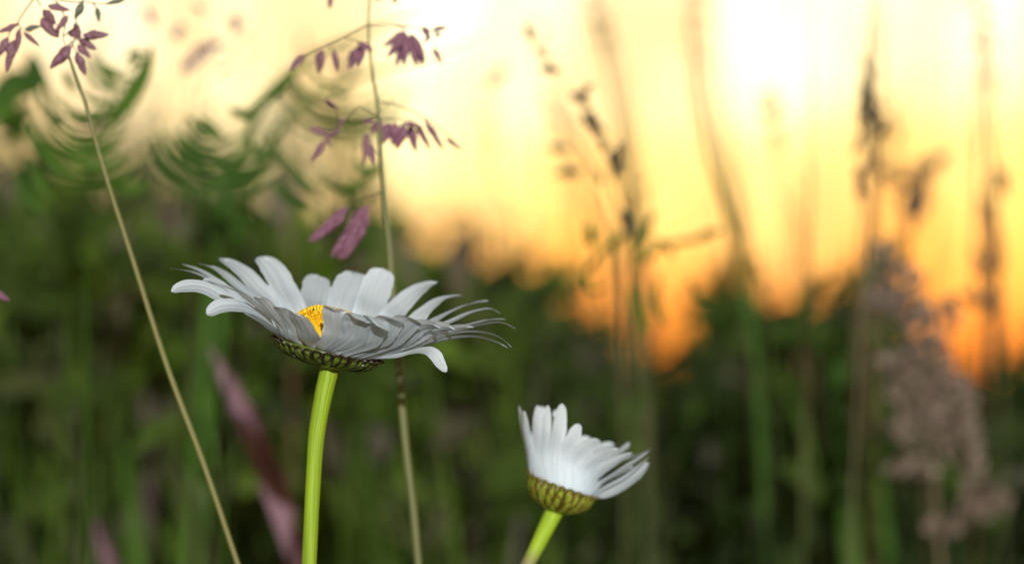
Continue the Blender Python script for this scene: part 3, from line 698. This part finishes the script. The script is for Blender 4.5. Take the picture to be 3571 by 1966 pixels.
blade('purple_leaf', 'purple pink blurred blade low at left behind the stem, a dark shadow across it', [(1060, 2100), (1020, 1900), (960, 1700), (880, 1500), (800, 1340), (730, 1205)], 92, .49, M_PURP, cat='leaf', prof='leaf')
blade('purple_leaf', 'short reddish blurred blade at the bottom left corner', [(420, 2100), (380, 1950), (350, 1870), (320, 1790)], 60, .55, M_PURP, cat='leaf')
blade('purple_leaf', 'dull mauve arching blade left of the big daisy', [(500, 2050), (520, 1500), (450, 1220), (390, 1130), (320, 1085), (250, 1070)], 44, .64, M_MAUVE, cat='leaf')
blade('grass_blade', 'olive blade near the bottom left, right of the reddish one', [(500, 2100), (470, 1850), (440, 1650), (420, 1500)], 64, .62, M_ARCH)
blade('grass_blade', 'yellowish short blade behind the slim stem low at left', [(700, 2050), (650, 1780), (600, 1600), (570, 1480)], 50, .6, M_BLADEB)

# arching leafy plants at upper left: curved leaflets, each plant rooted in the meadow
def leafy_plant(label, stem, d, leaves, mat=M_ARCH):
    root = empty('leafy_weed', Vector((P(*stem[-1], d).x, P(*stem[-1], d).y + .02, 0)), label, 'weed', 'arching leafy weeds')
    b = MB(); tube(b, [P(x, y, d) for x, y in stem], [1.5 * px_at(d), 3 * px_at(d), 4 * px_at(d)], n=40, seg=8, foot=root.location.copy()); b.build('stem', mat, root)
    for (pts, wd, dd) in leaves:
        b = MB(); ribbon(b, [P(x, y, d + dd) for x, y in pts], wd * 1.12 * px_at(d), n=18, m=5, prof='leaf', tipw=.05, roll=random.uniform(-.3, .3)); b.build('leaf', mat, root)
leafy_plant('dark green leafy weed at the upper left edge', [(120, 190), (90, 300), (60, 500), (40, 900), (60, 1966)], .52,
  [([(150, 300), (120, 240), (110, 180)], 60, 0), ([(60, 330), (110, 270), (150, 230)], 60, .004), ([(0, 400), (40, 300), (70, 240)], 90, 0), ([(-30, 330), (40, 300), (100, 250)], 80, .01),
   ([(0, 450), (60, 420), (110, 360)], 60, .01), ([(20, 500), (60, 470), (100, 450)], 46, .01), ([(-40, 420), (10, 380), (40, 330)], 90, 0), ([(150, 240), (130, 290), (80, 340)], 50, 0)])
leafy_plant('weed with nested curved leaves left of the pale sky gap', [(518, 169), (497, 254), (450, 338), (391, 412), (338, 470), (300, 700), (290, 1966)], .45,
  [([(227, 239), (240, 285), (270, 330)], 26, 0), ([(318, 196), (360, 235), (412, 262), (470, 278)], 30, 0), ([(440, 205), (475, 185), (505, 190)], 26, 0), ([(450, 240), (480, 215), (500, 215)], 22, 0),
   ([(528, 160), (505, 250), (450, 345), (391, 415), (330, 465)], 50, 0), ([(105, 420), (115, 480), (155, 540), (215, 590), (270, 620)], 40, .004), ([(165, 375), (185, 420), (215, 455)], 22, 0),
   ([(130, 300), (150, 360), (190, 400), (240, 415)], 22, 0), ([(225, 470), (290, 498), (360, 500), (440, 470)], 20, .004), ([(215, 590), (300, 590), (390, 580), (460, 530)], 30, .004),
   ([(90, 540), (120, 600), (150, 660), (190, 700)], 30, .006), ([(270, 320), (320, 350), (380, 360), (440, 350)], 18, 0), ([(250, 380), (310, 420), (370, 425)], 16, 0), ([(230, 640), (300, 650), (380, 640), (470, 580)], 40, .006),
   ([(290, 220), (340, 290), (400, 320)], 18, 0), ([(200, 520), (280, 545), (360, 540), (430, 500)], 18, .004), ([(60, 600), (100, 680), (170, 740)], 40, .008), ([(150, 250), (175, 330), (220, 370)], 18, 0),
   ([(300, 400), (350, 395), (420, 370)], 20, 0), ([(350, 240), (390, 300), (440, 310)], 22, 0), ([(120, 470), (170, 520), (230, 540)], 18, .003), ([(380, 640), (450, 660), (520, 640)], 44, .008)])
leafy_plant('weed with drooping curved leaves between the sky gap and the pink spikelets', [(1060, 190), (1000, 280), (930, 340), (860, 420), (820, 600), (800, 900), (780, 1966)], .45,
  [([(530, 480), (560, 555), (624, 618), (700, 655)], 30, 0), ([(618, 492), (661, 550), (710, 600), (780, 615)], 24, 0), ([(690, 650), (760, 640), (850, 630), (930, 580)], 28, 0), ([(700, 405), (740, 455), (790, 482)], 36, 0),
   ([(800, 378), (850, 400), (900, 390)], 30, 0), ([(850, 400), (930, 340), (1000, 270), (1050, 200)], 34, 0), ([(720, 520), (790, 560), (870, 550), (930, 510)], 24, .004),
   ([(760, 560), (820, 600), (900, 590)], 20, 0), ([(930, 450), (960, 530), (1040, 600)], 26, .004), ([(1010, 560), (1060, 640), (1130, 700)], 28, .004), ([(1100, 620), (1180, 660), (1260, 640), (1330, 560)], 34, .006), ([(640, 400), (690, 440), (720, 470)], 16, 0), ([(560, 470), (600, 540), (660, 570), (730, 560)], 16, 0), ([(640, 470), (690, 520), (760, 530)], 16, 0), ([(860, 480), (900, 540), (960, 560)], 20, .003),
   ([(1150, 300), (1190, 330), (1230, 320)], 16, 0), ([(1010, 250), (1060, 330), (1120, 350)], 16, 0), ([(1060, 220), (1130, 290), (1190, 290)], 14, 0), ([(960, 640), (1020, 700), (1090, 720)], 40, .008), ([(1240, 560), (1290, 600), (1350, 580)], 30, .006)])
leafy_plant('small curling weed below the arched seed head at centre right', [(2230, 760), (2210, 900), (2190, 1100), (2200, 1966)], .50,
  [([(1960, 1000), (2030, 960), (2080, 900), (2110, 850)], 18, 0), ([(2090, 890), (2150, 840), (2190, 790)], 24, 0), ([(2200, 900), (2240, 850), (2260, 790), (2290, 730)], 26, 0), ([(2210, 930), (2280, 880), (2320, 830)], 22, 0),
   ([(2280, 830), (2330, 860), (2350, 900)], 26, 0), ([(2060, 860), (2060, 820), (2050, 780)], 28, 0), ([(2400, 850), (2460, 820), (2530, 800)], 26, 0), ([(2330, 850), (2400, 840), (2450, 830)], 22, 0),
   ([(2300, 950), (2290, 1050), (2330, 1150)], 22, 0), ([(2400, 960), (2430, 1030), (2480, 1050)], 22, .004), ([(2040, 930), (2060, 1010), (2120, 1000)], 16, 0), ([(2190, 1000), (2230, 1080), (2240, 1180)], 40, 0)])

def nested(label, stem, cx, cy, fam, d):
    lv = []
    for (rx, ry, a0, a1, wd, sx) in fam:
        n = 6; lv.append(([(cx + sx + rx * math.cos(R(a0 + (a1 - a0) * k / n)), cy + ry * math.sin(R(a0 + (a1 - a0) * k / n))) for k in range(n + 1)], wd, random.uniform(-.012, .02)))
    leafy_plant(label, stem, d, lv)
def fam(r0, r1, q, n, wd):
    return [(r0 + (r1 - r0) * k / n + random.gauss(0, 4), (r0 + (r1 - r0) * k / n) * q + random.gauss(0, 6), random.uniform(150, 178), random.uniform(-5, 75), wd * random.uniform(.7, 1.3), random.gauss(0, 6)) for k in range(n)]
nested('weed whose long thin leaves curl in nested bows behind the slim stem', [(310, 640), (300, 900), (320, 1966)], 300, 310, fam(240, 50, 1.3, 11, 12), .445)
nested('paler weed with wider nested bows farther left behind the slim stem', [(230, 700), (220, 900), (240, 1966)], 270, 360, fam(290, 110, 1.05, 5, 18), .58)
nested('weed with thin nested bowed leaves just left of the centre grass', [(740, 640), (745, 900), (760, 1966)], 740, 400, fam(220, 50, 1.15, 10, 12), .445)
nested('weed with a few wide soft bows low between both nested weeds', [(800, 700), (805, 900), (790, 1966)], 790, 420, fam(290, 120, .95, 4, 18), .58)
nested('weed with thin bowed leaves just behind the upper purple tufts', [(1250, 420), (1220, 700), (1200, 1966)], 1210, 250, fam(290, 120, .85, 9, 14), .54)

# ------------------------------------------------------------------ fluffy plume at right
fd = .55; s = px_at(fd)
root = empty('fluffy_grass_plume', Vector((P(3230, 1966, fd).x, P(3230, 1966, fd).y, 0)), 'tall pinkish grey fluffy grass plume, blurred at the right', 'grass plume')
b = MB(); tube(b, [P(x, y, fd) for x, y in ((3110, 980), (3160, 1150), (3210, 1350), (3250, 1600), (3280, 1966))], [4 * s, 8 * s, 10 * s, 12 * s], n=40, seg=8, foot=root.location.copy()); b.build('stalk', M_STALKP, root)
LOB = [(3140, 985, 75, 55, 60), (3080, 1060, 60, 50, 40), (3170, 1080, 70, 60, 60), (3210, 1150, 50, 70, 40), (3310, 1110, 26, 70, 26), (3230, 1260, 90, 90, 90), (3120, 1270, 50, 40, 30), (3200, 1380, 100, 90, 110), (3320, 1400, 80, 100, 90),
       (3200, 1500, 90, 70, 90), (3350, 1540, 70, 90, 70), (3180, 1640, 90, 28, 40), (3400, 1680, 40, 100, 40), (3400, 1790, 60, 36, 40), (3480, 1760, 40, 40, 30), (3290, 1850, 60, 34, 36), (3090, 900, 30, 60, 20)]
for (x, y, rx, ry, cnt) in LOB:
    b = MB(); c0 = P(x, y, fd)
    for k in range(int(cnt * 4)):
        a = random.uniform(0, 6.283); q = math.sqrt(random.random())
        px_, py_ = x + math.cos(a) * q * rx, y + math.sin(a) * q * ry; dz = random.uniform(-1, 1) * min(rx, ry) * s
        p = P(px_, py_, fd + dz); dr = (Vector((math.cos(a) * .6, random.gauss(0, .5), -math.sin(a) * .6 + .6))).normalized()
        ln = random.uniform(18, 36) * s
        ribbon(b, [p, p + dr * ln * .5 + Vector((0, 0, .0004)), p + dr * ln], ln * .38, roll=random.uniform(-1.2, 1.2), n=4, m=3, prof='leaf')
    b.build('plume_tuft', M_FLUFF, root)
print('verts', sum(len(m.vertices) for m in bpy.data.meshes))
